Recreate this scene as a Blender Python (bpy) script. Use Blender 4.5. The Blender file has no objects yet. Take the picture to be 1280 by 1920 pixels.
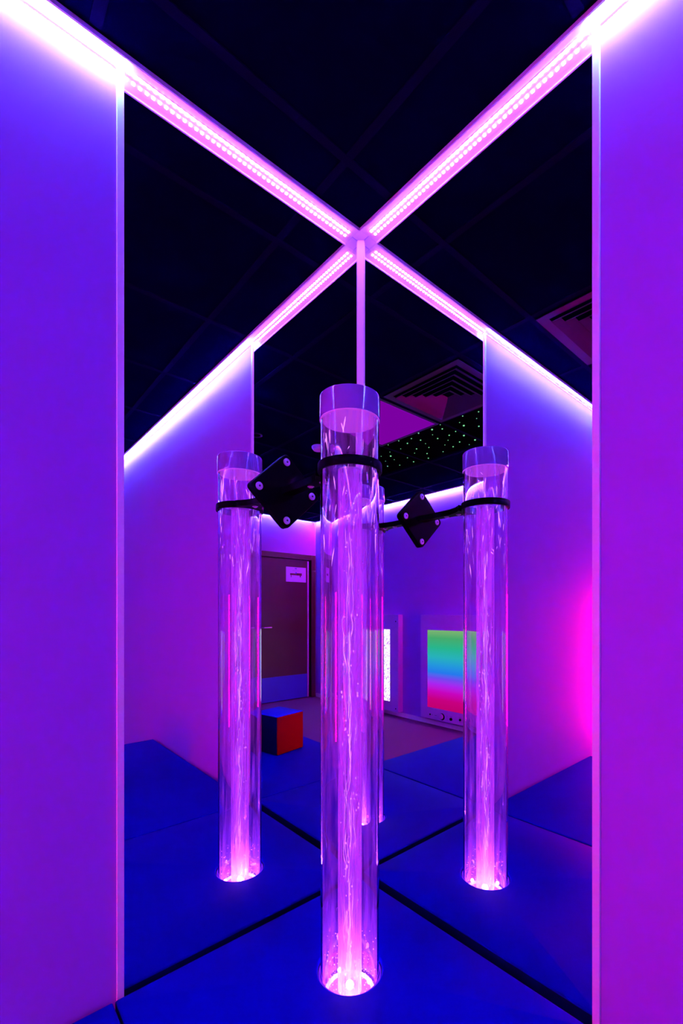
import bpy, bmesh, math, random
from mathutils import Vector, Matrix
random.seed(7)
C = bpy.context.scene
COL = C.collection

# ------------------------------------------------------------------ camera / render / world
PI = math.pi
EYE = 1.24
cam = bpy.data.cameras.new('camera')
cam.sensor_fit = 'HORIZONTAL'; cam.sensor_width = 36.0
FPX = 849.12
cam.lens = 36.0 * FPX / 1280.0
cam.shift_x = -(687.64 - 640.0) / 1280.0
cam.shift_y = (1146.0 - 960.0) / 1280.0
cam.clip_start = 0.02
co = bpy.data.objects.new('camera', cam); COL.objects.link(co)
co.location = (1.0425, 1.1904, EYE)
co.rotation_euler = (PI / 2, 0, 3.97975 - PI / 2)
C.camera = co
C.view_settings.view_transform = 'Standard'; C.view_settings.look = 'None'
C.view_settings.exposure = -0.15; C.view_settings.gamma = 1.0
C.view_settings.use_curve_mapping = False
cy = C.cycles
cy.max_bounces = 36; cy.glossy_bounces = 12; cy.transmission_bounces = 32; cy.diffuse_bounces = 5
cy.transparent_max_bounces = 32
cy.sample_clamp_indirect = 60.0; cy.sample_clamp_direct = 0
cy.caustics_reflective = True; cy.caustics_refractive = True; cy.blur_glossy = 0.3
cy.use_denoising = True
try:
    cy.denoiser = 'OPENIMAGEDENOISE'; cy.denoising_input_passes = 'RGB_ALBEDO_NORMAL'; cy.denoising_prefilter = 'ACCURATE'
except Exception:
    pass
w = bpy.data.worlds.new('world'); C.world = w; w.use_nodes = True
w.node_tree.nodes['Background'].inputs[0].default_value = (0, 0, 0, 1)
w.node_tree.nodes['Background'].inputs[1].default_value = 0

# light strengths
LED_COL = (0.04, 0.002, 1.0)
LED_PINK = (0.95, 0.002, 0.55)   # the strip over the light panels is set pinker
LED_FILL = (0.13, 0.28, 1.0)    # added row facing the wall, whitens the wall top
LED_WS = 2400.0
LED_S = 330.0          # tape along the plain walls
LED_DOT = 430.0        # separate diodes over the mirrors
TUBE_COL = (0.40, 0.04, 1.0)
PINK_COL = (1.0, 0.001, 0.26)

# key levels (camera at EYE)
MAT = 0.333; SEAM = 2.525; CEIL = 2.5312
U, V = 2.82, 4.22
M1, M2 = 0.751, 0.779
TX, TY = 0.3032, 0.3036


# ------------------------------------------------------------------ materials
def mat(name, base=(1, 1, 1), rough=0.5, metal=0.0, emit=None, es=0.0, coat=0.0, spec=0.5, sheen=0.0, noise=None, bump=None):
    m = bpy.data.materials.new(name); m.use_nodes = True
    nt = m.node_tree; b = nt.nodes['Principled BSDF']
    b.inputs['Base Color'].default_value = (*base, 1)
    b.inputs['Roughness'].default_value = rough
    b.inputs['Metallic'].default_value = metal
    b.inputs['Specular IOR Level'].default_value = spec
    b.inputs['Coat Weight'].default_value = coat
    if emit:
        b.inputs['Emission Color'].default_value = (*emit, 1)
        b.inputs['Emission Strength'].default_value = es
    if noise:      # (scale, other colour): the paint or cloth mottles between two colours
        tc = nt.nodes.new('ShaderNodeTexCoord'); n = nt.nodes.new('ShaderNodeTexNoise'); n.inputs['Scale'].default_value = noise[0]
        n.inputs['Detail'].default_value = 4
        mx = nt.nodes.new('ShaderNodeMix'); mx.data_type = 'RGBA'
        mx.inputs[6].default_value = (*base, 1); mx.inputs[7].default_value = (*noise[1], 1)
        nt.links.new(tc.outputs['Object'], n.inputs['Vector']); nt.links.new(n.outputs['Fac'], mx.inputs[0])
        nt.links.new(mx.outputs[2], b.inputs['Base Color'])
    if bump:       # (scale, strength)
        tc = nt.nodes.new('ShaderNodeTexCoord'); n = nt.nodes.new('ShaderNodeTexNoise'); n.inputs['Scale'].default_value = bump[0]
        n.inputs['Detail'].default_value = 3
        bp = nt.nodes.new('ShaderNodeBump'); bp.inputs['Strength'].default_value = bump[1]; bp.inputs['Distance'].default_value = 0.004
        nt.links.new(tc.outputs['Object'], n.inputs['Vector']); nt.links.new(n.outputs['Fac'], bp.inputs['Height'])
        nt.links.new(bp.outputs['Normal'], b.inputs['Normal'])
    return m


def emis(name, col, s):
    m = bpy.data.materials.new(name); m.use_nodes = True
    nt = m.node_tree; nt.nodes.clear()
    e = nt.nodes.new('ShaderNodeEmission'); o = nt.nodes.new('ShaderNodeOutputMaterial')
    e.inputs[0].default_value = (*col, 1); e.inputs[1].default_value = s
    nt.links.new(e.outputs[0], o.inputs[0])
    return m


M = {}
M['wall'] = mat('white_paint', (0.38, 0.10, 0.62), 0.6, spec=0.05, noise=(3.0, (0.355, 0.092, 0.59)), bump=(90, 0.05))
M['carpet'] = mat('dark_carpet', (0.12, 0.02, 0.15), 0.9, noise=(260, (0.08, 0.012, 0.11)), bump=(400, 0.5))
M['trim'] = mat('white_trim', (0.80, 0.78, 0.82), 0.35)
M['tile'] = mat('black_ceiling_tile', (0.0008, 0.0004, 0.015), 0.9, spec=0.0, noise=(300, (0.0006, 0.0003, 0.010)))
M['starcloth'] = mat('black_felt', (0.001, 0.001, 0.002), 0.95, spec=0.0)
M['grid'] = mat('dark_grid_bar', (0.0030, 0.0012, 0.020), 0.7, spec=0.01)
M['vinyl'] = mat('blue_vinyl', (0.0005, 0.0006, 0.25), 0.55, spec=0.03, noise=(5, (0.0005, 0.0006, 0.21)), bump=(7, 0.18))
M['channel'] = mat('white_channel', (0.80, 0.76, 0.84), 0.35)
M['black'] = mat('black_plastic', (0.0008, 0.0004, 0.0014), 0.45, spec=0.03)
M['screw'] = mat('zinc_screw', (0.55, 0.5, 0.65), 0.35, metal=0.6)
M['socket'] = mat('screw_socket', (0.02, 0.01, 0.04), 0.5)
M['cap'] = mat('frosted_cap', (0.26, 0.10, 0.42), 0.10, coat=0.5)
M['capin'] = mat('white_disc', (0.85, 0.80, 0.9), 0.5)
M['capglow'] = mat('painted_glow_disc', (0.85, 0.7, 0.9), 0.4, emit=(0.50, 0.06, 0.80), es=0.45)  # emission stands in for tube light reaching the cap's underside
M['wood'] = mat('dark_wood', (0.060, 0.005, 0.024), 0.5, noise=(6, (0.045, 0.004, 0.019)))
M['frame'] = mat('dark_wood_frame', (0.050, 0.004, 0.022), 0.55)
M['kick'] = mat('kick_plate', (0.035, 0.035, 0.50), 0.45)
M['paper'] = mat('white_paper', (0.48, 0.28, 0.75), 0.7)
M['ink'] = mat('brown_ink', (0.09, 0.012, 0.03), 0.7)
M['blueink'] = mat('blue_ink', (0.03, 0.03, 0.5), 0.7)
M['print'] = mat('grey_print', (0.10, 0.06, 0.16), 0.6)
M['red'] = mat('red_vinyl', (0.30, 0.0012, 0.0012), 0.55, spec=0.05, bump=(14, 0.15))
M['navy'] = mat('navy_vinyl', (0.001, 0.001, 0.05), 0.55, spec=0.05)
M['blue'] = mat('light_blue_vinyl', (0.003, 0.02, 0.42), 0.55, spec=0.05)
M['box'] = mat('white_box', (0.45, 0.22, 0.66), 0.5)
M['vent'] = mat('dark_vent', (0.020, 0.006, 0.040), 0.5)
M['led'] = emis('led_light', (0.22, 0.06, 1.0), LED_DOT)
M['tapepink'] = emis('led_tape_pink_light', LED_PINK, LED_S * 4.0)
M['tapefill'] = emis('added_wall_fill', LED_FILL, LED_WS)
M['tape'] = emis('led_tape_light', LED_COL, LED_S)
M['ceillight'] = emis('dim_purple_diffuser', (0.30, 0.0, 0.5), 0.9)
M['pink'] = emis('pink_light', PINK_COL, 74.0)
M['star'] = emis('star_light', (0.30, 1.0, 0.42), 1.0)
M['basering'] = emis('base_ring_light', (0.75, 0.28, 1.0), 5.0)

# mirror: polished silvered glass
mm = bpy.data.materials.new('mirror_silver'); mm.use_nodes = True
nt = mm.node_tree; nt.nodes.clear()
g = nt.nodes.new('ShaderNodeBsdfGlossy'); o_ = nt.nodes.new('ShaderNodeOutputMaterial')
g.inputs['Color'].default_value = (0.90, 0.90, 0.94, 1); g.inputs['Roughness'].default_value = 0.0
nt.links.new(g.outputs[0], o_.inputs[0]); M['mirror'] = mm

# clear acrylic with real walls
ga = bpy.data.materials.new('clear_acrylic'); ga.use_nodes = True
nt = ga.node_tree; nt.nodes.clear()
g = nt.nodes.new('ShaderNodeBsdfGlass'); o_ = nt.nodes.new('ShaderNodeOutputMaterial')
g.inputs['Color'].default_value = (0.985, 0.97, 1, 1); g.inputs['Roughness'].default_value = 0.0; g.inputs['IOR'].default_value = 1.49
nt.links.new(g.outputs[0], o_.inputs[0]); M['glass'] = ga


def film(name, lo, hi, sc, stretch, col, gloss=0.05, ramp=(0.42, 0.68), glow=None):
    """clear film wetted by droplets: part transparent, part scattering, in vertical streaks"""
    m = bpy.data.materials.new(name); m.use_nodes = True
    nt = m.node_tree; nt.nodes.clear(); L = nt.links.new
    out = nt.nodes.new('ShaderNodeOutputMaterial')
    tc = nt.nodes.new('ShaderNodeTexCoord'); mp = nt.nodes.new('ShaderNodeMapping')
    mp.inputs['Scale'].default_value = (sc, sc, sc * stretch)
    n = nt.nodes.new('ShaderNodeTexNoise'); n.inputs['Scale'].default_value = 1.0; n.inputs['Detail'].default_value = 5; n.inputs['Distortion'].default_value = 1.1
    r = nt.nodes.new('ShaderNodeMapRange'); r.inputs[1].default_value = ramp[0]; r.inputs[2].default_value = ramp[1]
    r.inputs[3].default_value = lo; r.inputs[4].default_value = hi
    L(tc.outputs['Object'], mp.inputs['Vector']); L(mp.outputs[0], n.inputs['Vector']); L(n.outputs['Fac'], r.inputs[0])
    tr = nt.nodes.new('ShaderNodeBsdfTransparent')
    df = nt.nodes.new('ShaderNodeBsdfDiffuse'); df.inputs[0].default_value = (*col, 1)
    tl = nt.nodes.new('ShaderNodeBsdfTranslucent'); tl.inputs[0].default_value = (*col, 1)
    ad = nt.nodes.new('ShaderNodeMixShader'); ad.inputs[0].default_value = 0.6
    L(df.outputs[0], ad.inputs[1]); L(tl.outputs[0], ad.inputs[2])
    body = ad
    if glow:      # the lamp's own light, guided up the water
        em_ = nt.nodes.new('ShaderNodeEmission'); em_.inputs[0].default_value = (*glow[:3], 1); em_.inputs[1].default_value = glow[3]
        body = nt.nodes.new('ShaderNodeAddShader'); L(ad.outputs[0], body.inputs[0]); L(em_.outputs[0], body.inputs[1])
    mx = nt.nodes.new('ShaderNodeMixShader'); L(r.outputs[0], mx.inputs[0]); L(tr.outputs[0], mx.inputs[1]); L(body.outputs[0], mx.inputs[2])
    gl = nt.nodes.new('ShaderNodeBsdfGlossy'); gl.inputs['Roughness'].default_value = 0.03
    m2 = nt.nodes.new('ShaderNodeMixShader'); m2.inputs[0].default_value = gloss
    L(mx.outputs[0], m2.inputs[1]); L(gl.outputs[0], m2.inputs[2]); L(m2.outputs[0], out.inputs[0])
    return m


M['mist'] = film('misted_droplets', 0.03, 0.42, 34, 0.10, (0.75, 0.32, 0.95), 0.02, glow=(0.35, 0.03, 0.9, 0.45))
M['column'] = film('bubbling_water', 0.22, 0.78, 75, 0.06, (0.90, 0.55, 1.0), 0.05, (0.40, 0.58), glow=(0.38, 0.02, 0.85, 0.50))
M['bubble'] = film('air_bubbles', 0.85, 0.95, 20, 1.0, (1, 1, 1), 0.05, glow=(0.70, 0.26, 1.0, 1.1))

# colour panel display: bands run bottom to top (the display itself shows them)
cm = bpy.data.materials.new('rainbow_display'); cm.use_nodes = True
nt = cm.node_tree; nt.nodes.clear(); L = nt.links.new
tc = nt.nodes.new('ShaderNodeTexCoord'); sp = nt.nodes.new('ShaderNodeSeparateXYZ'); cr = nt.nodes.new('ShaderNodeValToRGB')
em = nt.nodes.new('ShaderNodeEmission'); out = nt.nodes.new('ShaderNodeOutputMaterial')
L(tc.outputs['Generated'], sp.inputs[0]); L(sp.outputs['Z'], cr.inputs[0]); L(cr.outputs[0], em.inputs[0]); L(em.outputs[0], out.inputs[0])


def s2l(c):
    return tuple(((x / 255) / 12.92 if x <= 10 else ((x / 255 + 0.055) / 1.055) ** 2.4) for x in c)


stops = [(0.0, (190, 0, 105)), (0.12, (200, 0, 125)), (0.22, (200, 5, 185)), (0.31, (172, 35, 232)), (0.39, (112, 72, 232)),
         (0.46, (38, 120, 230)), (0.55, (36, 150, 215)), (0.66, (40, 178, 180)), (0.78, (40, 182, 135)), (0.9, (70, 172, 105)), (1.0, (125, 180, 112))]
e = cr.color_ramp.elements
e[0].position = 0.0; e[0].color = (*s2l(stops[0][1]), 1); e[1].position = 1.0; e[1].color = (*s2l(stops[-1][1]), 1)
for p, c in stops[1:-1]:
    k = e.new(p); k.color = (*s2l(c), 1)
em.inputs[1].default_value = 1.35; M['rainbow'] = cm

# sparkling white panel display
wm = bpy.data.materials.new('white_sparkle_display'); wm.use_nodes = True
nt = wm.node_tree; nt.nodes.clear(); L = nt.links.new
tc = nt.nodes.new('ShaderNodeTexCoord'); n = nt.nodes.new('ShaderNodeTexNoise'); n.inputs['Scale'].default_value = 34; n.inputs['Distortion'].default_value = 2
cr = nt.nodes.new('ShaderNodeValToRGB'); em = nt.nodes.new('ShaderNodeEmission'); out = nt.nodes.new('ShaderNodeOutputMaterial')
cr.color_ramp.elements[0].position = 0.41; cr.color_ramp.elements[0].color = (0.35, 0.05, 0.9, 1)
cr.color_ramp.elements[1].position = 0.47; cr.color_ramp.elements[1].color = (1, 0.95, 1, 1)
L(tc.outputs['Object'], n.inputs['Vector']); L(n.outputs['Fac'], cr.inputs[0]); L(cr.outputs[0], em.inputs[0]); L(em.outputs[0], out.inputs[0])
em.inputs[1].default_value = 1.8; M['sparkle'] = wm


# ------------------------------------------------------------------ mesh helpers
def link(name, bm, m, parent=None, smooth=False, mats=None):
    me = bpy.data.meshes.new(name)
    bmesh.ops.recalc_face_normals(bm, faces=bm.faces)
    bm.to_mesh(me); bm.free()
    for x in (mats or [m]):
        me.materials.append(x)
    if smooth:
        for p in me.polygons:
            p.use_smooth = True
        try:
            me.set_sharp_from_angle(angle=math.radians(40))
        except Exception:
            pass
    ob = bpy.data.objects.new(name, me); COL.objects.link(ob)
    if parent is not None:
        ob.parent = parent
    return ob


def box(bm, x0, x1, y0, y1, z0, z1, bev=0.0, seg=2):
    r = bmesh.ops.create_cube(bm, size=1.0)
    vs = r['verts']
    for v in vs:
        v.co = Vector(((x0 + x1) / 2 + v.co.x * (x1 - x0), (y0 + y1) / 2 + v.co.y * (y1 - y0), (z0 + z1) / 2 + v.co.z * (z1 - z0)))
    if bev > 0:
        es = list({e_ for v in vs for e_ in v.link_edges})
        bmesh.ops.bevel(bm, geom=es, offset=bev, segments=seg, affect='EDGES', profile=0.5)
    return bm


def bx(*a, **k):
    return box(bmesh.new(), *a, **k)


def lathe(bm, prof, seg=64, axis=None, closed=False):
    """revolve (r, z) pairs about z; closed joins last to first"""
    rings = []
    for r, z in prof:
        if r < 1e-6:
            rings.append([bm.verts.new((0, 0, z))])
        else:
            rings.append([bm.verts.new((r * math.cos(2 * PI * i / seg), r * math.sin(2 * PI * i / seg), z)) for i in range(seg)])
    n = len(rings)
    for k in range(n if closed else n - 1):
        A, B = rings[k], rings[(k + 1) % n]
        for i in range(seg):
            j = (i + 1) % seg
            if len(A) == 1 and len(B) == 1:
                continue
            if len(A) == 1:
                bm.faces.new((A[0], B[i], B[j]))
            elif len(B) == 1:
                bm.faces.new((A[i], A[j], B[0]))
            else:
                bm.faces.new((A[i], A[j], B[j], B[i]))
    if axis is not None:
        bmesh.ops.transform(bm, matrix=axis, verts=[v for rg in rings for v in rg])
    return bm


def tube_path(bm, pts, rad, seg=8):
    rings = []
    for k, p in enumerate(pts):
        a = pts[max(0, k - 1)]; b = pts[min(len(pts) - 1, k + 1)]
        d = (b - a).normalized(); x = d.orthogonal().normalized(); y = d.cross(x)
        r = rad[k] if isinstance(rad, (list, tuple)) else rad
        rings.append([bm.verts.new(p + (x * math.cos(2 * PI * i / seg) + y * math.sin(2 * PI * i / seg)) * r) for i in range(seg)])
    for A, B in zip(rings, rings[1:]):
        for i in range(seg):
            j = (i + 1) % seg
            bm.faces.new((A[i], A[j], B[j], B[i]))
    bm.faces.new(rings[0]); bm.faces.new(list(reversed(rings[-1])))
    return bm


def tag(o, label, cat, group=None, kind=None):
    o['label'] = label; o['category'] = cat
    if group:
        o['group'] = group
    if kind:
        o['kind'] = kind
    return o


def empty(name, loc=(0, 0, 0), rz=0.0):
    o = bpy.data.objects.new(name, None); COL.objects.link(o); o.location = loc; o.rotation_euler = (0, 0, rz)
    o.empty_display_size = 0.1
    return o


def struct(name, bm, m, label, cat, parent=None, smooth=False):
    o = link(name, bm, m, parent, smooth)
    if parent is None:
        tag(o, label, cat, kind='structure')
    return o


def place(o, loc):
    """move mesh data so that the object's origin sits at loc"""
    o.data.transform(Matrix.Translation(-Vector(loc))); o.location = loc
    return o


# ------------------------------------------------------------------ room shell
struct('floor', bx(-0.1, U + 0.1, -0.1, V + 0.1, -0.08, 0.0), M['carpet'], 'dark carpet floor seen in the mirrors beyond the blue mats', 'floor')
struct('ceiling', bx(-0.1, U + 0.1, -0.1, V + 0.1, CEIL, CEIL + 0.08), M['tile'], 'black tiled ceiling above the mirrored corner', 'ceiling')
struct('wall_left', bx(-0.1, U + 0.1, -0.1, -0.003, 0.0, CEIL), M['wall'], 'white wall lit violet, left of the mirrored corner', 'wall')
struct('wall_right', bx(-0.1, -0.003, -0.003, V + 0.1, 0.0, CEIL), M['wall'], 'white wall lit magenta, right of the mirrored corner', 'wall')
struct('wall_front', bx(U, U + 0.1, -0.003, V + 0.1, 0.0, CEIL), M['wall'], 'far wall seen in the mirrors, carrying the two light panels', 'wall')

# wall with the doorway
DX0, DX1, DZ = 1.86, 2.745, 1.985
bm = bmesh.new()
box(bm, -0.003, DX0, V, V + 0.1, 0, CEIL); box(bm, DX1, U, V, V + 0.1, 0, CEIL); box(bm, DX0, DX1, V, V + 0.1, DZ, CEIL)
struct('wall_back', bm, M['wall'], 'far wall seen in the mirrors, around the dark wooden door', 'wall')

# ceiling grid bars
bm = bmesh.new()
for u in (0.22, 0.82, 1.40, 1.98, 2.57):
    box(bm, u - 0.012, u + 0.012, 0.05, V - 0.05, CEIL - 0.004, CEIL)
for v in (0.19, 0.77, 1.36, 1.95, 2.54, 3.13, 3.72):
    box(bm, 0.05, U - 0.05, v - 0.012, v + 0.012, CEIL - 0.0045, CEIL)
struct('trim_1', bm, M['grid'], 'faint dark grid bars of the tiled ceiling, seen in the mirrors', 'ceiling grid')

# white trims at the mirrors: corner strip and the two outer edges
bm = bmesh.new()
vs = [(0, 0), (0.0165, 0), (0.0165, 0.003), (0.003, 0.0165), (0, 0.0165)]
lo = [bm.verts.new((x, y, MAT - 0.05)) for x, y in vs]; hi = [bm.verts.new((x, y, SEAM)) for x, y in vs]
for i in range(5):
    bm.faces.new((lo[i], lo[(i + 1) % 5], hi[(i + 1) % 5], hi[i]))
bm.faces.new(lo); bm.faces.new(hi)
struct('trim_2', bm, M['trim'], 'slim white trim strip standing in the corner where the mirrors meet', 'trim')
bm = bx(M1, M1 + 0.0155, -0.004, 0.004, MAT - 0.06, SEAM, bev=0.0012)
struct('trim_3', bm, M['trim'], 'white vertical edge trim at the outer side of the left mirror', 'trim')
bm = bx(-0.004, 0.004, M2, M2 + 0.0155, MAT - 0.06, SEAM, bev=0.0012)
struct('trim_4', bm, M['trim'], 'white vertical edge trim at the outer side of the right mirror', 'trim')
struct('baseboard_front', bx(U - 0.012, U, 0.0, V - 0.02, 0.0, 0.05, bev=0.003), M['trim'], 'low white skirting under the two light panels', 'baseboard')

# ------------------------------------------------------------------ mirrors
o = link('wall_mirror', bx(0.0005, M1, -0.003, 0.0, MAT - 0.06, SEAM), M['mirror'])
tag(o, 'tall frameless mirror on the left wall behind the black bracket plate', 'mirror')
o = link('wall_mirror', bx(-0.003, 0.0, 0.0005, M2, MAT - 0.06, SEAM), M['mirror'])
tag(o, 'tall frameless mirror on the right wall, nothing mounted on it', 'mirror')


# ------------------------------------------------------------------ LED strips in white channels along the wall tops
def strip(P0, P1, inward, dots0, dots1, label, pink=False):
    """channel runs from P0 to P1 along a wall top; inward: unit vector into the room; dots between distances dots0..dots1"""
    P0 = Vector((*P0, 0)); P1 = Vector((*P1, 0)); d = (P1 - P0); Ln = d.length; d.normalize(); n = Vector((*inward, 0))
    root = empty('led_strip_light', (P0.x, P0.y, SEAM))
    tag(root, label, 'led strip', 'led strips along the tops of the walls')

    def P(a, s, z):
        return d * a + n * s + Vector((0, 0, z))
    bm = bmesh.new()
    prof = [(-0.003, 0.0), (0.0362, 0.0), (0.0362, -0.0048), (0.040, -0.0048), (0.040, 0.006), (-0.003, 0.006)]
    N = 1
    A = [bm.verts.new(P(0.0, s, z)) for s, z in prof]; B = [bm.verts.new(P(Ln, s, z)) for s, z in prof]
    for i in range(len(prof)):
        j = (i + 1) % len(prof); bm.faces.new((A[i], A[j], B[j], B[i]))
    bm.faces.new(A); bm.faces.new(list(reversed(B)))
    link('channel', bm, M['channel'], root)
    # tape body
    bm = bmesh.new()
    te = dots1 if dots1 > dots0 else Ln - 0.03
    q = [P(0.01, 0.004, -0.0012), P(te, 0.004, -0.0012), P(te, 0.014, -0.0012), P(0.01, 0.014, -0.0012)]
    q2 = [v + Vector((0, 0, 0.0012)) for v in q]
    lo = [bm.verts.new(v) for v in q]; hi = [bm.verts.new(v) for v in q2]
    bm.faces.new(lo); bm.faces.new(hi)
    for i in range(4):
        bm.faces.new((lo[i], lo[(i + 1) % 4], hi[(i + 1) % 4], hi[i]))
    tp = link('tape', bm, M['trim'], root)
    # diodes over the mirror
    if dots1 > dots0:
        k = int((dots1 - dots0) / 0.0152); base = None
        for i in range(k):
            a = dots0 + (i + 0.5) * (dots1 - dots0) / k
            if base is None:
                bm = bmesh.new(); box(bm, -0.0034, 0.0034, -0.0034, 0.0034, -0.0026, 0.0, bev=0.0008, seg=1)
                base = link('diode', bm, M['led'], root); ob = base
            else:
                ob = base.copy(); COL.objects.link(ob)
            ob.parent = root
            ob.location = P(a, 0.009, -0.0012)
    # glowing run beyond the mirror
    a0 = max(dots1, 0.0) + 0.005
    if Ln - a0 > 0.05:
        L1 = Ln - 0.03
        bm = bmesh.new()      # row facing down
        q = [bm.verts.new(P(a, s, -0.0022)) for a, s in ((a0, -0.0022), (L1, -0.0022), (L1, 0.0030), (a0, 0.0030))]
        q2 = [bm.verts.new(v.co + Vector((0, 0, 0.0012))) for v in q]
        bm.faces.new(q).material_index = 0; bm.faces.new(q2).material_index = 1
        for i in range(4):
            bm.faces.new((q[i], q[(i + 1) % 4], q2[(i + 1) % 4], q2[i])).material_index = 1
        link('glow_line', bm, None, root, mats=[M['tapepink'] if pink else M['tape'], M['trim']])
        bm = bmesh.new()      # added row inside the lip, brightens the wall just below
        q = [bm.verts.new(P(a, 0.0348, z)) for a, z in ((a0, -0.0046), (L1, -0.0046), (L1, -0.0004), (a0, -0.0004))]
        q2 = [bm.verts.new(v.co + n * 0.0011) for v in q]
        bm.faces.new(q).material_index = 0; bm.faces.new(q2).material_index = 1
        for i in range(4):
            bm.faces.new((q[i], q[(i + 1) % 4], q2[(i + 1) % 4], q2[i])).material_index = 1
        link('glow_line', bm, None, root, mats=[M['tapefill'], M['trim']])
    return root


strip((0.0405, 0.0), (U, 0.0), (0, 1), 0.016, M1 - 0.0405, 'violet led strip in a white channel along the top of the left mirror and wall')
strip((0.0, 0.0405), (0.0, V), (1, 0), 0.016, M2 - 0.0405, 'violet led strip in a white channel along the top of the right mirror and wall')
o = link('channel_corner', bx(0.0, 0.0403, 0.0, 0.0403, SEAM, CEIL - 0.0005, bev=0.002), M['channel'])
tag(o, 'small square corner joint between the two led channels above the mirrors', 'joint')
strip((U, 0.04), (U, V), (-1, 0), 0, 0, 'violet led strip above the two light panels, seen only in the mirrors', pink=True)
strip((0.04, V), (U - 0.04, V), (0, -1), 0, 0, 'violet led strip above the dark door, seen only in the mirrors')


# ------------------------------------------------------------------ mats
def slab(x0, x1, y0, y1, z0, z1, b=0.004):
    return bx(x0, x1, y0, y1, z0, z1, bev=b, seg=3)


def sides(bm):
    """upright mat faces below the top are coloured dark for the shade in the gaps"""
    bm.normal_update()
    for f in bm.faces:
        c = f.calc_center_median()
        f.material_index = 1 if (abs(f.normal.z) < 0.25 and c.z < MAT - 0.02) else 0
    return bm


# corner mat with a round hole for the tube
bm = bmesh.new()
X0, X1, Y0, Y1 = 0.018, 0.772, 0.012, 0.785
N = 96; HR = 0.0815


def sq(t, inset):
    dx, dy = math.cos(t), math.sin(t)
    ks = []
    if dx > 1e-9: ks.append((X1 - inset - TX) / dx)
    if dx < -1e-9: ks.append((X0 + inset - TX) / dx)
    if dy > 1e-9: ks.append((Y1 - inset - TY) / dy)
    if dy < -1e-9: ks.append((Y0 + inset - TY) / dy)
    k = min(ks); return TX + dx * k, TY + dy * k


angs = sorted([2 * PI * i / N for i in range(N)] + [math.atan2(y - TY, x - TX) % (2 * PI) for x in (X0, X1) for y in (Y0, Y1)])
rings = []
for kind, a, z in (('c', HR, 0.002), ('c', HR, MAT - 0.006), ('c', HR + 0.002, MAT - 0.002), ('c', HR + 0.006, MAT), ('s', 0.006, MAT), ('s', 0.002, MAT - 0.002), ('s', 0.0, MAT - 0.006), ('s', 0.0, 0.002)):
    rg = []
    for t in angs:
        if kind == 'c':
            x, y = TX + a * math.cos(t), TY + a * math.sin(t)
        else:
            x, y = sq(t, a)
        rg.append(bm.verts.new((x, y, z)))
    rings.append(rg)
for A, B in zip(rings, rings[1:] + rings[:1]):
    for i in range(len(angs)):
        j = (i + 1) % len(angs); bm.faces.new((A[i], A[j], B[j], B[i]))
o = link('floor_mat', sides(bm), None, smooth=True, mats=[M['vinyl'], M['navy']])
tag(o, 'thick square blue vinyl mat in the mirrored corner, pierced by the bubble tube', 'mat')
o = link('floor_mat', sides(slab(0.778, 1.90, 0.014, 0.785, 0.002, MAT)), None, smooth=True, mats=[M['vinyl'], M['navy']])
tag(o, 'thick blue vinyl mat lying along the left wall beside the corner mat', 'mat')
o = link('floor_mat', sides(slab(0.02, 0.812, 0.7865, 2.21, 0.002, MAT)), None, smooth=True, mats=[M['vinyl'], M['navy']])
tag(o, 'thick blue vinyl mat lying along the right wall under the foam cube', 'mat')

# ------------------------------------------------------------------ foam cube
rootc = empty('foam_cube', (0.434, 1.288, MAT + 0.001), math.radians(12))
tag(rootc, 'small foam cube, red side and blue top, standing on the blue mat', 'foam cube')
bm = bx(0, 0.235, 0, 0.235, 0, 0.245, bev=0.010, seg=3)
bm.normal_update()
for f in bm.faces:
    c = f.normal
    f.material_index = 2
    if c.z > 0.6: f.material_index = 1
    elif c.y < -0.6: f.material_index = 0
    elif c.x > 0.6: f.material_index = 1
o = link('cover', bm, None, rootc, smooth=True, mats=[M['red'], M['blue'], M['navy']])
bm = bmesh.new()
for i in range(12):
    box(bm, 0.016 + i * 0.0162, 0.026 + i * 0.0162, -0.0012, 0.001, 0.226, 0.2276)
link('seam_stitching', bm, M['ink'], rootc)

# ------------------------------------------------------------------ bubble tube
CAPZ = EYE + 0.4863
tb = empty('bubble_tube', (TX, TY, 0.26))
tag(tb, 'tall clear acrylic bubble tube with a violet glow, rising from the corner mat', 'bubble tube')
zb = -0.0
H = CAPZ - 0.26


def cyl(name, prof, m, closed=False, smooth=True, seg=72, parent=tb):
    return link(name, lathe(bmesh.new(), prof, seg, closed=closed), m, parent, smooth)


cyl('outer_tube', [(0.0745, 0.003), (0.0745, H), (0.0700, H), (0.0700, 0.003)], M['glass'], closed=True)
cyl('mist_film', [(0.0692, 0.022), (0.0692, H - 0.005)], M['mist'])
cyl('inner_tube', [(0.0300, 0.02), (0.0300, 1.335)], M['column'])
cyl('inner_rim', [(0.0302, 1.335), (0.0302, 1.339), (0.0280, 1.339), (0.0280, 1.335)], M['trim'], closed=True)
# cap
cp = cyl('cap', [(0.0775, H - 0.002), (0.0775, H + 0.052), (0.0755, H + 0.056), (0.0, H + 0.056), (0.0, H - 0.002)], M['cap'])
cyl('cap_disc', [(0.0, H - 0.004), (0.0762, H - 0.004), (0.0762, H - 0.0025), (0.0, H - 0.0025)], M['capglow'], parent=cp)
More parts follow.
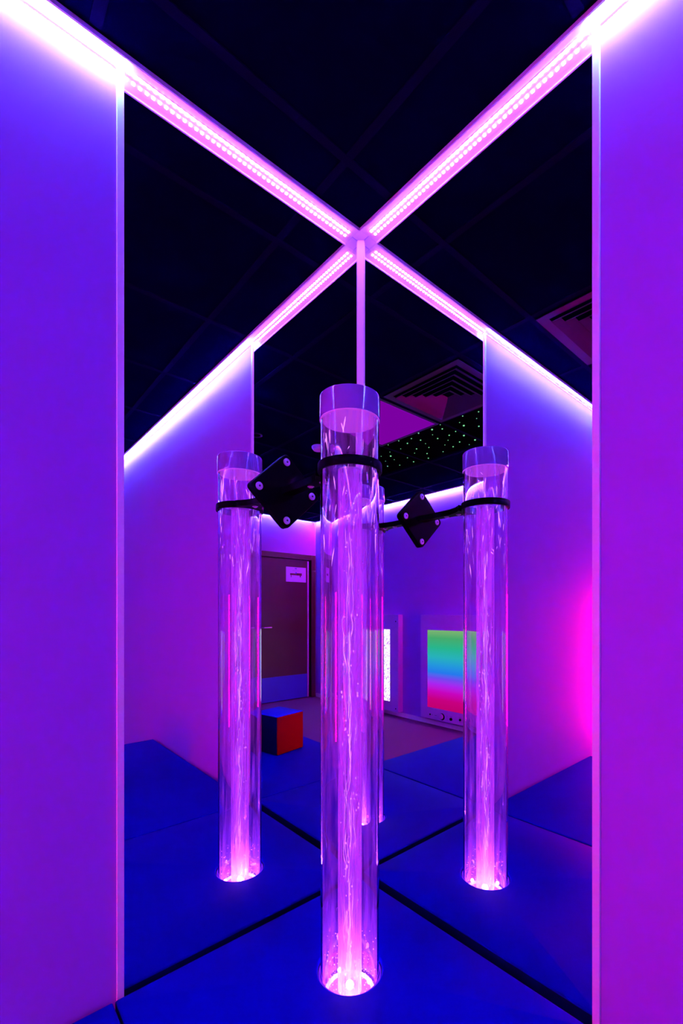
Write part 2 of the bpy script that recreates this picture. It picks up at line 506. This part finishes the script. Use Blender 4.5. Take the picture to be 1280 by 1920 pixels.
# base unit in the hole of the mat
bu = cyl('base_unit', [(0.0, 0.0), (0.079, 0.0), (0.079, -0.255), (0.0, -0.255)], M['trim'])
cyl('light_ring', [(0.056, 0.012), (0.064, 0.012), (0.064, 0.018), (0.056, 0.018)], M['basering'], closed=True, parent=bu)
cyl('floor_disc', [(0.0, 0.004), (0.068, 0.004), (0.068, 0.010), (0.0, 0.010)], mat('pink_foot_disc', (0.55, 0.10, 0.75), 0.5), parent=bu)
cyl('added_edge_glow', [(0.0700, 0.0006), (0.0745, 0.0006), (0.0745, 0.0020), (0.0700, 0.0020)], emis('added_edge_glow', (0.50, 0.07, 1.0), 1.3), closed=True, parent=bu)  # added emitter under the tube wall, brightens its edges
cyl('leak_glow_ring', [(0.0762, 0.058), (0.0785, 0.058), (0.0785, 0.065), (0.0762, 0.065)], emis('leak_glow', (0.18, 0.01, 1.0), 1.2), closed=True, parent=bu)  # added glowing ring, stands in for light leaking through the mat hole

# streams of bubbles inside the inner tube
bm = bmesh.new()
HT = 1.30


def stream(x, y, z0, z1, r0, amp, ph):
    pts, rad = [], []
    n = max(6, int((z1 - z0) / 0.012))
    for i in range(n + 1):
        t = i / n; z = z0 + (z1 - z0) * t
        wx = amp * (math.sin(z * 31 + ph) + 0.5 * math.sin(z * 83 + ph * 2)); wy = amp * (math.cos(z * 27 + ph * 1.7) + 0.5 * math.cos(z * 71 + ph))
        px, py = x + wx, y + wy; rr = math.hypot(px, py)
        if rr > 0.026: px *= 0.026 / rr; py *= 0.026 / rr
        pts.append(Vector((px, py, z))); rad.append(r0 * (0.15 + abs(math.sin(PI * t))) * random.uniform(0.35, 1.3))
    tube_path(bm, pts, rad, 6)


for i in range(46):
    a = random.uniform(0, 2 * PI); r = random.uniform(0, 0.017)
    z0 = 0.03 + random.random() ** 1.7 * 1.1; ln = random.uniform(0.05, 0.24)
    stream(r * math.cos(a), r * math.sin(a), z0, min(HT, z0 + ln), random.uniform(0.0005, 0.0013), random.uniform(0.001, 0.005), random.uniform(0, 9))


def blob(bm, p, r, st=1.0, u=8, v=6):
    res = bmesh.ops.create_uvsphere(bm, u_segments=u, v_segments=v, radius=r)
    for q in res['verts']:
        q.co.z *= st
        q.co += Vector(p)


for i in range(150):
    a = random.uniform(0, 2 * PI); r = 0.024 * random.random() ** 0.5
    blob(bm, (r * math.cos(a), r * math.sin(a), 0.03 + 1.27 * random.random() ** 1.5), random.uniform(0.0008, 0.0022), random.uniform(0.8, 2.5))
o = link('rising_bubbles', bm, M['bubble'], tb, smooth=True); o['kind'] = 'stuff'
# droplets at the foot, between the two tubes
bm = bmesh.new()
for i in range(170):
    a = random.uniform(0, 2 * PI); r = random.uniform(0.036, 0.066); t = random.random() ** 2.2
    blob(bm, (r * math.cos(a), r * math.sin(a), 0.024 + 0.13 * t), random.uniform(0.0006, 0.0016))
o = link('foot_droplets', bm, M['bubble'], tb, smooth=True); o['kind'] = 'stuff'
# surface swirls in the top of the tube
bm = bmesh.new()
for i in range(60):
    a = random.uniform(0, 2 * PI); z0 = random.uniform(1.12, 1.45); ln = random.uniform(0.005, 0.05); tw = random.uniform(-0.12, 0.12)
    pts = [Vector((0.066 * math.cos(a + tw * k / 5), 0.066 * math.sin(a + tw * k / 5), z0 - ln * k / 5)) for k in range(6)]
    r_ = random.uniform(0.0003, 0.0016)
    tube_path(bm, pts, [r_ * x for x in (0.3, 0.9, 1.0, 0.8, 0.5, 0.2)], 6)
o = link('top_droplets', bm, M['bubble'], tb, smooth=True); o['kind'] = 'stuff'


def plight(name, loc, col, e_, rad, parent=None):
    l = bpy.data.lights.new(name, 'POINT'); l.color = col; l.energy = e_; l.shadow_soft_size = rad
    ob = bpy.data.objects.new(name, l); COL.objects.link(ob); ob.location = loc
    if parent is not None: ob.parent = parent
    return ob


plight('base_lamp', (0, 0, 0.030), (0.52, 0.15, 1.0), 5.5, 0.010, tb)     # in the foot of the water column
for i in range(3):
    a = 2 * PI * i / 3 + 0.4
    plight('base_lamp', (0.050 * math.cos(a), 0.050 * math.sin(a), 0.035), TUBE_COL, 0.25, 0.006, tb)

# ------------------------------------------------------------------ bracket holding the tube
RZ = EYE + 0.3615
br = empty('tube_bracket', (0.308, 0.0, RZ))
tag(br, 'black bracket bolted to the left mirror, its ring clasping the bubble tube', 'bracket')
TXl, TYl = TX - 0.308, TY
# mounting plate: diamond with clipped corners
bm = bmesh.new()
hw, hh, cc = 0.124, 0.116, 0.016
base = []
corners = [(hw, 0), (0, hh), (-hw, 0), (0, -hh)]
for i, (x, z) in enumerate(corners):
    px, pz = corners[i - 1]; nx, nz = corners[(i + 1) % 4]
    L1 = math.hypot(px - x, pz - z); L2 = math.hypot(nx - x, nz - z)
    for k in range(5):
        t = k / 4
        ax, az = x + (px - x) / L1 * cc, z + (pz - z) / L1 * cc
        bx_, bz_ = x + (nx - x) / L2 * cc, z + (nz - z) / L2 * cc
        qx = (1 - t) ** 2 * ax + 2 * t * (1 - t) * x + t * t * bx_; qz = (1 - t) ** 2 * az + 2 * t * (1 - t) * z + t * t * bz_
        base.append((qx, qz))
A = [bm.verts.new((x, 0.0006, z)) for x, z in base]; B = [bm.verts.new((x, 0.0105, z)) for x, z in base]
Cc = [bm.verts.new((x * 0.985, 0.012, z * 0.985)) for x, z in base]
for R1, R2 in ((A, B), (B, Cc)):
    for i in range(len(base)):
        j = (i + 1) % len(base); bm.faces.new((R1[i], R1[j], R2[j], R2[i]))
bm.faces.new(A); bm.faces.new(Cc)
link('mounting_plate', bm, M['black'], br)
for x, z in ((hw - 0.032, 0.0), (0, hh - 0.028), (-hw + 0.032, 0.0), (0, -hh + 0.028)):
    mtx = Matrix.Translation((x, 0.012, z)) @ Matrix.Rotation(-PI / 2, 4, 'X')
    s = link('screw', lathe(bmesh.new(), [(0, 0), (0.0115, 0.0), (0.0115, 0.0016), (0.0085, 0.0036), (0.0048, 0.0040), (0, 0.0040)], 28, axis=mtx), M['screw'], br, smooth=True)
    link('screw_socket', lathe(bmesh.new(), [(0, 0.0035), (0.0034, 0.0035), (0.0034, 0.0046), (0, 0.0046)], 6, axis=mtx), M['socket'], s)
# ring
bm = bmesh.new()
lathe(bm, [(0.0755, -0.011), (0.0810, -0.011), (0.0818, -0.009), (0.0818, 0.009), (0.0810, 0.011), (0.0755, 0.011)], 72, axis=Matrix.Translation((TXl, TYl, 0)), closed=True)
link('clamp_ring', bm, M['black'], br, smooth=True)
# arm: flat band widening into the ring
bm = bmesh.new()
ys = [(0.012, 0.020), (0.06, 0.017), (0.12, 0.016), (0.165, 0.019), (0.195, 0.028), (0.215, 0.040), (0.2285, 0.052)]
T, Bt = [], []
for y, hw_ in ys:
    cx_ = TXl * (y / TYl)
    T.append((bm.verts.new((cx_ - hw_, y, 0.010)), bm.verts.new((cx_ + hw_, y, 0.010))))
    Bt.append((bm.verts.new((cx_ - hw_, y, -0.010)), bm.verts.new((cx_ + hw_, y, -0.010))))
for i in range(len(ys) - 1):
    bm.faces.new((T[i][0], T[i][1], T[i + 1][1], T[i + 1][0])); bm.faces.new((Bt[i][0], Bt[i + 1][0], Bt[i + 1][1], Bt[i][1]))
    bm.faces.new((T[i][0], T[i + 1][0], Bt[i + 1][0], Bt[i][0])); bm.faces.new((T[i][1], Bt[i][1], Bt[i + 1][1], T[i + 1][1]))
bm.faces.new((T[0][0], Bt[0][0], Bt[0][1], T[0][1])); bm.faces.new((T[-1][0], T[-1][1], Bt[-1][1], Bt[-1][0]))
# concave end so that the arm hugs the ring
for v in (T[-1] + Bt[-1]):
    pass
link('arm', bm, M['black'], br)
for y in (0.135, 0.19):
    mtx = Matrix.Translation((TXl * y / TYl, y, -0.010)) @ Matrix.Rotation(PI, 4, 'X')
    link('arm_screw', lathe(bmesh.new(), [(0, 0), (0.0095, 0.0), (0.0095, 0.0012), (0.006, 0.0018), (0.0045, 0.0045), (0, 0.0055)], 24, axis=mtx), M['screw'], br, smooth=True)

# ------------------------------------------------------------------ ceiling fittings
# square four-way vent
vt = empty('ceiling_vent', (1.11, 0.48, CEIL - 0.002))
tag(vt, 'dark square ceiling vent of nested louvre frames beside the star panels', 'air vent')


def sqframe(bm, h, wd, z0, z1, tilt=0.0):
    """square ring, half side h, band wd, outer edge at z0, inner at z1"""
    th = 0.002
    o_ = [(-h, -h), (h, -h), (h, h), (-h, h)]; i_ = [(x * (h - wd) / h, y * (h - wd) / h) for x, y in o_]
    a = [bm.verts.new((x, y, z0)) for x, y in o_]; b = [bm.verts.new((x, y, z1)) for x, y in i_]
    c = [bm.verts.new((x, y, z0 + th)) for x, y in o_]; d = [bm.verts.new((x, y, z1 + th)) for x, y in i_]
    for i in range(4):
        j = (i + 1) % 4
        bm.faces.new((a[i], a[j], b[j], b[i])); bm.faces.new((c[i], d[i], d[j], c[j]))
        bm.faces.new((a[i], c[i], c[j], a[j])); bm.faces.new((b[i], b[j], d[j], d[i]))
    return bm


link('outer_frame', sqframe(bmesh.new(), 0.272, 0.040, -0.012, -0.010), M['vent'], vt)
for k in range(5):
    h = 0.225 - k * 0.042
    link('louvre_frame', sqframe(bmesh.new(), h, 0.030, -0.022, -0.006), M['vent'], vt)

# square light panel
lp = empty('ceiling_light', (1.11, 1.065, CEIL - 0.001))
tag(lp, 'square ceiling light panel glowing dim magenta beside the vent', 'ceiling light')
link('diffuser', bx(-0.268, 0.268, -0.262, 0.262, -0.010, -0.002, bev=0.003), M['ceillight'], lp)
link('frame', sqframe(bmesh.new(), 0.285, 0.018, -0.012, -0.012), M['vent'], lp)
# round fittings
rd = empty('smoke_detector', (1.05, 1.70, CEIL - 0.001))
tag(rd, 'small round white ceiling detector beyond the magenta light panel', 'detector')
link('housing', lathe(bmesh.new(), [(0, 0), (0.055, 0), (0.055, -0.012), (0.042, -0.030), (0, -0.034)], 40), M['trim'], rd, smooth=True)
dl = empty('downlight', (0.57, 1.81, CEIL - 0.001))
tag(dl, 'small round unlit ceiling spotlight with a dark bezel', 'downlight')
link('bezel', lathe(bmesh.new(), [(0.030, -0.002), (0.045, 0.0), (0.045, -0.006), (0.038, -0.009), (0.030, -0.006)], 40, closed=True), mat('dark_chrome', (0.10, 0.06, 0.2), 0.2, metal=0.8), dl, smooth=True)
link('lens', lathe(bmesh.new(), [(0, -0.003), (0.030, -0.003), (0.030, -0.001), (0, -0.001)], 40), M['black'], dl)

# fibre-optic star tiles
SP = [(1.351, 1.299), (1.38, 1.186), (1.551, 1.293), (1.539, 1.402), (1.556, 1.521), (1.609, 1.463), (1.696, 1.507), (1.668, 1.584), (1.774, 1.667), (1.833, 1.575), (1.504, 1.177), (1.456, 1.092), (1.395, 0.988), (1.529, 1.066), (1.612, 1.089), (1.644, 1.209), (1.706, 1.286), (1.743, 1.399), (1.857, 1.433), (1.693, 1.124), (1.787, 1.223), (1.881, 1.289), (1.439, 0.88), (1.516, 0.94), (1.599, 0.96), (1.402, 0.78), (1.484, 0.825), (1.613, 0.864), (1.684, 0.93), (1.744, 1.007), (1.85, 1.109), (1.821, 0.987), (1.777, 0.893), (1.591, 0.782), (1.486, 0.678), (1.411, 0.603), (1.549, 0.689), (1.696, 0.795), (1.878, 0.877), (1.828, 0.772), (1.637, 0.627), (1.519, 0.564), (1.441, 0.496), (1.743, 0.656), (1.408, 1.51), (1.453, 1.596), (1.512, 1.596), (1.673, 1.667), (1.62, 1.75), (1.50, 1.70), (1.74, 1.82), (1.44, 1.80), (1.58, 1.88)]
tiles = [(0.202, 0.758, 'black star ceiling tile beside the square vent'), (0.782, 1.348, 'middle black star ceiling tile beside the magenta light panel'), (1.372, 1.938, 'black star ceiling tile farthest from the left wall')]
sb = bmesh.new(); bmesh.ops.create_icosphere(sb, subdivisions=2, radius=0.0052)
star0 = None
for y0, y1, lab in tiles:
    t = empty('star_ceiling_tile', (1.69, (y0 + y1) / 2, CEIL))
    tag(t, lab, 'ceiling tile', 'star ceiling tiles with fibre-optic points')
    link('panel', bx(-0.278, 0.225, -(y1 - y0) / 2, (y1 - y0) / 2, -0.006, -0.0005), M['starcloth'], t)
    for u, v in SP:
        if y0 - 0.012 <= v < y1 + 0.012:
            v = min(max(v, y0 + 0.008), y1 - 0.008); u = max(u, 1.418)
            if star0 is None:
                s = link('star_point', sb, M['star']); star0 = s
            else:
                s = star0.copy(); COL.objects.link(s)
            s.parent = t; s.location = (u - 1.69, v - (y0 + y1) / 2, -0.007)
            k = random.choice((0.6, 0.8, 1.0, 1.3)); s.scale = (k, k, k)

# ------------------------------------------------------------------ door, poster
dr = empty('door_1', ((DX0 + DX1) / 2, V, 0.0)); dr['kind'] = 'structure'; dr['label'] = 'dark wooden door with a pale kick plate, seen in the mirrors'; dr['category'] = 'door'
ox = (DX0 + DX1) / 2; hwid = (DX1 - DX0) / 2
bm = bmesh.new()
box(bm, -hwid - 0.06, -hwid + 0.012, -0.02, 0.09, 0, DZ + 0.06, bev=0.003); box(bm, hwid - 0.012, hwid + 0.06, -0.02, 0.09, 0, DZ + 0.06, bev=0.003)
box(bm, -hwid + 0.012, hwid - 0.012, -0.02, 0.09, DZ - 0.012, DZ + 0.06, bev=0.003)
link('door_frame', bm, M['frame'], dr)
leaf = link('door_leaf', bx(-hwid + 0.016, hwid - 0.055, 0.004, 0.05, 0.01, DZ - 0.018, bev=0.002), M['wood'], dr)
link('kick_plate', bx(-hwid + 0.02, hwid - 0.075, -0.001, 0.004, 0.012, 0.345, bev=0.001), M['kick'], dr)
link('edge_strip', bx(hwid - 0.072, hwid - 0.048, -0.004, 0.004, 0.012, DZ - 0.03, bev=0.001), M['box'], dr)
h_ = bmesh.new()
tube_path(h_, [Vector((-hwid + 0.09, 0.004, 1.02)), Vector((-hwid + 0.09, -0.04, 1.02)), Vector((-hwid + 0.10, -0.047, 1.02)), Vector((-hwid + 0.21, -0.047, 1.02))], 0.009, 12)
link('door_handle', h_, M['screw'], dr, smooth=True)
box0 = empty('poster', (2.485, V + 0.0025, 1.755))
tag(box0, 'white paper notice with a small brown bench picture taped to the door', 'poster')
link('sheet', bx(-0.165, 0.165, -0.0008, 0.0008, -0.104, 0.104), M['paper'], box0)
# the sheet is read from the room: its left is +x
bm = bmesh.new()
for a, b, c, d in ((0.010, 0.095, -0.012, 0.022), (-0.100, 0.030, -0.010, 0.016), (0.060, 0.078, -0.034, -0.010), (-0.088, -0.078, -0.040, -0.008)):
    box(bm, a, b, -0.0018, -0.0008, c, d, bev=0.0004)
link('bench_picture', bm, M['ink'], box0)
for q in ((-0.022, 0.012, -0.0018, -0.0008, 0.078, 0.090), (-0.012, 0.008, -0.0028, -0.0020, 0.010, 0.032)):
    link('blue_mark', bx(*q), M['blueink'], box0)
bm = bmesh.new()
for i in range(9):
    x = 0.05 - i * 0.0125
    box(bm, x - 0.0105, x - 0.002, -0.0018, -0.0008, 0.052, 0.057)
link('printed_line', bm, mat('grey_ink', (0.25, 0.16, 0.4), 0.7), box0)


# ------------------------------------------------------------------ light panels on the far wall
def panel(name, label, cat, y0, y1, z0, z1, sy0, sy1, sz0, sz1, scr):
    r = empty(name, (U - 0.001, (y0 + y1) / 2, z0)); tag(r, label, cat)
    oy = (y0 + y1) / 2; D = 0.075
    bm = bmesh.new()      # housing with an opening for the display
    box(bm, -D, 0, y0 - oy, sy0 - oy, 0, z1 - z0); box(bm, -D, 0, sy1 - oy, y1 - oy, 0, z1 - z0)
    box(bm, -D, 0, sy0 - oy, sy1 - oy, 0, sz0 - z0); box(bm, -D, 0, sy0 - oy, sy1 - oy, sz1 - z0, z1 - z0)
    bmesh.ops.remove_doubles(bm, verts=bm.verts, dist=1e-5)
    link('housing', bm, M['box'], r)
    link('display', bx(-D + 0.003, -D + 0.01, sy0 - oy, sy1 - oy, sz0 - z0, sz1 - z0), scr, r)
    return r, oy, D


r, oy, D = panel('light_panel', 'white-glowing sparkling light panel in a white box, near the door', 'light panel', 2.475, 3.37, 0.062, 1.20, 2.61, 3.20, 0.172, 1.025, M['sparkle'])
for y in (2.515, 3.345):
    for z in (0.10, 1.12):
        mtx = Matrix.Translation((-D - 0.001, y - oy, z - 0.062)) @ Matrix.Rotation(-PI / 2, 4, 'Y')
        link('screw', lathe(bmesh.new(), [(0, 0), (0.008, 0), (0.008, 0.002), (0, 0.003)], 16, axis=mtx), M['black'], r)
r, oy, D = panel('colour_panel', 'light panel with rainbow bands from green to red and black knobs', 'light panel', 1.27, 2.13, 0.080, 1.20, 1.40, 2.035, 0.200, 1.037, M['rainbow'])


def knob(y, z, rad, ln, nm, m):
    mtx = Matrix.Translation((-D, y - oy, z - 0.080)) @ Matrix.Rotation(-PI / 2, 4, 'Y')
    return link(nm, lathe(bmesh.new(), [(0, 0), (rad, 0), (rad * 0.94, ln), (rad * 0.8, ln + 0.002), (0, ln + 0.002)], 28, axis=mtx), m, r, smooth=True)


knob(1.995, 0.125, 0.009, 0.006, 'button', M['black'])
knob(1.835, 0.125, 0.037, 0.004, 'dial_ring', M['black'])
knob(1.842, 0.127, 0.030, 0.018, 'dial', M['box'])
knob(1.715, 0.120, 0.016, 0.010, 'button', M['black'])
knob(1.60, 0.133, 0.012, 0.008, 'button', M['black'])
bm = bmesh.new()
for y, z, a, b in ((1.92, 0.125, 0.03, 0.004), (1.765, 0.14, 0.012, 0.003), (1.765, 0.122, 0.012, 0.003), (1.765, 0.104, 0.012, 0.003), (1.715, 0.146, 0.03, 0.004), (1.60, 0.153, 0.02, 0.003), (1.60, 0.113, 0.02, 0.003), (1.965, 0.125, 0.004, 0.014)):
    link('printed_marking', bx(-D - 0.001, -D, y - oy - a / 2, y - oy + a / 2, z - 0.08 - b / 2, z - 0.08 + b / 2), M['print'], r)

# ------------------------------------------------------------------ pink column lamp by the left wall (outside the frame; its glow is in the mirrors)
pl = empty('column_lamp', (2.24, 0.14, 0.0))
tag(pl, 'upright pink glowing column lamp with a dark foot and lid by the left wall', 'lamp')
link('foot', lathe(bmesh.new(), [(0, 0), (0.09, 0), (0.09, 0.02), (0.06, 0.05), (0.055, 0.40), (0, 0.40)], 40), M['black'], pl, smooth=True)
link('shade', lathe(bmesh.new(), [(0, 0.40), (0.05, 0.40), (0.05, 1.36), (0, 1.36)], 40), M['pink'], pl, smooth=True)
link('lid', lathe(bmesh.new(), [(0, 1.36), (0.06, 1.36), (0.06, 1.39), (0, 1.39)], 40), M['black'], pl, smooth=True)
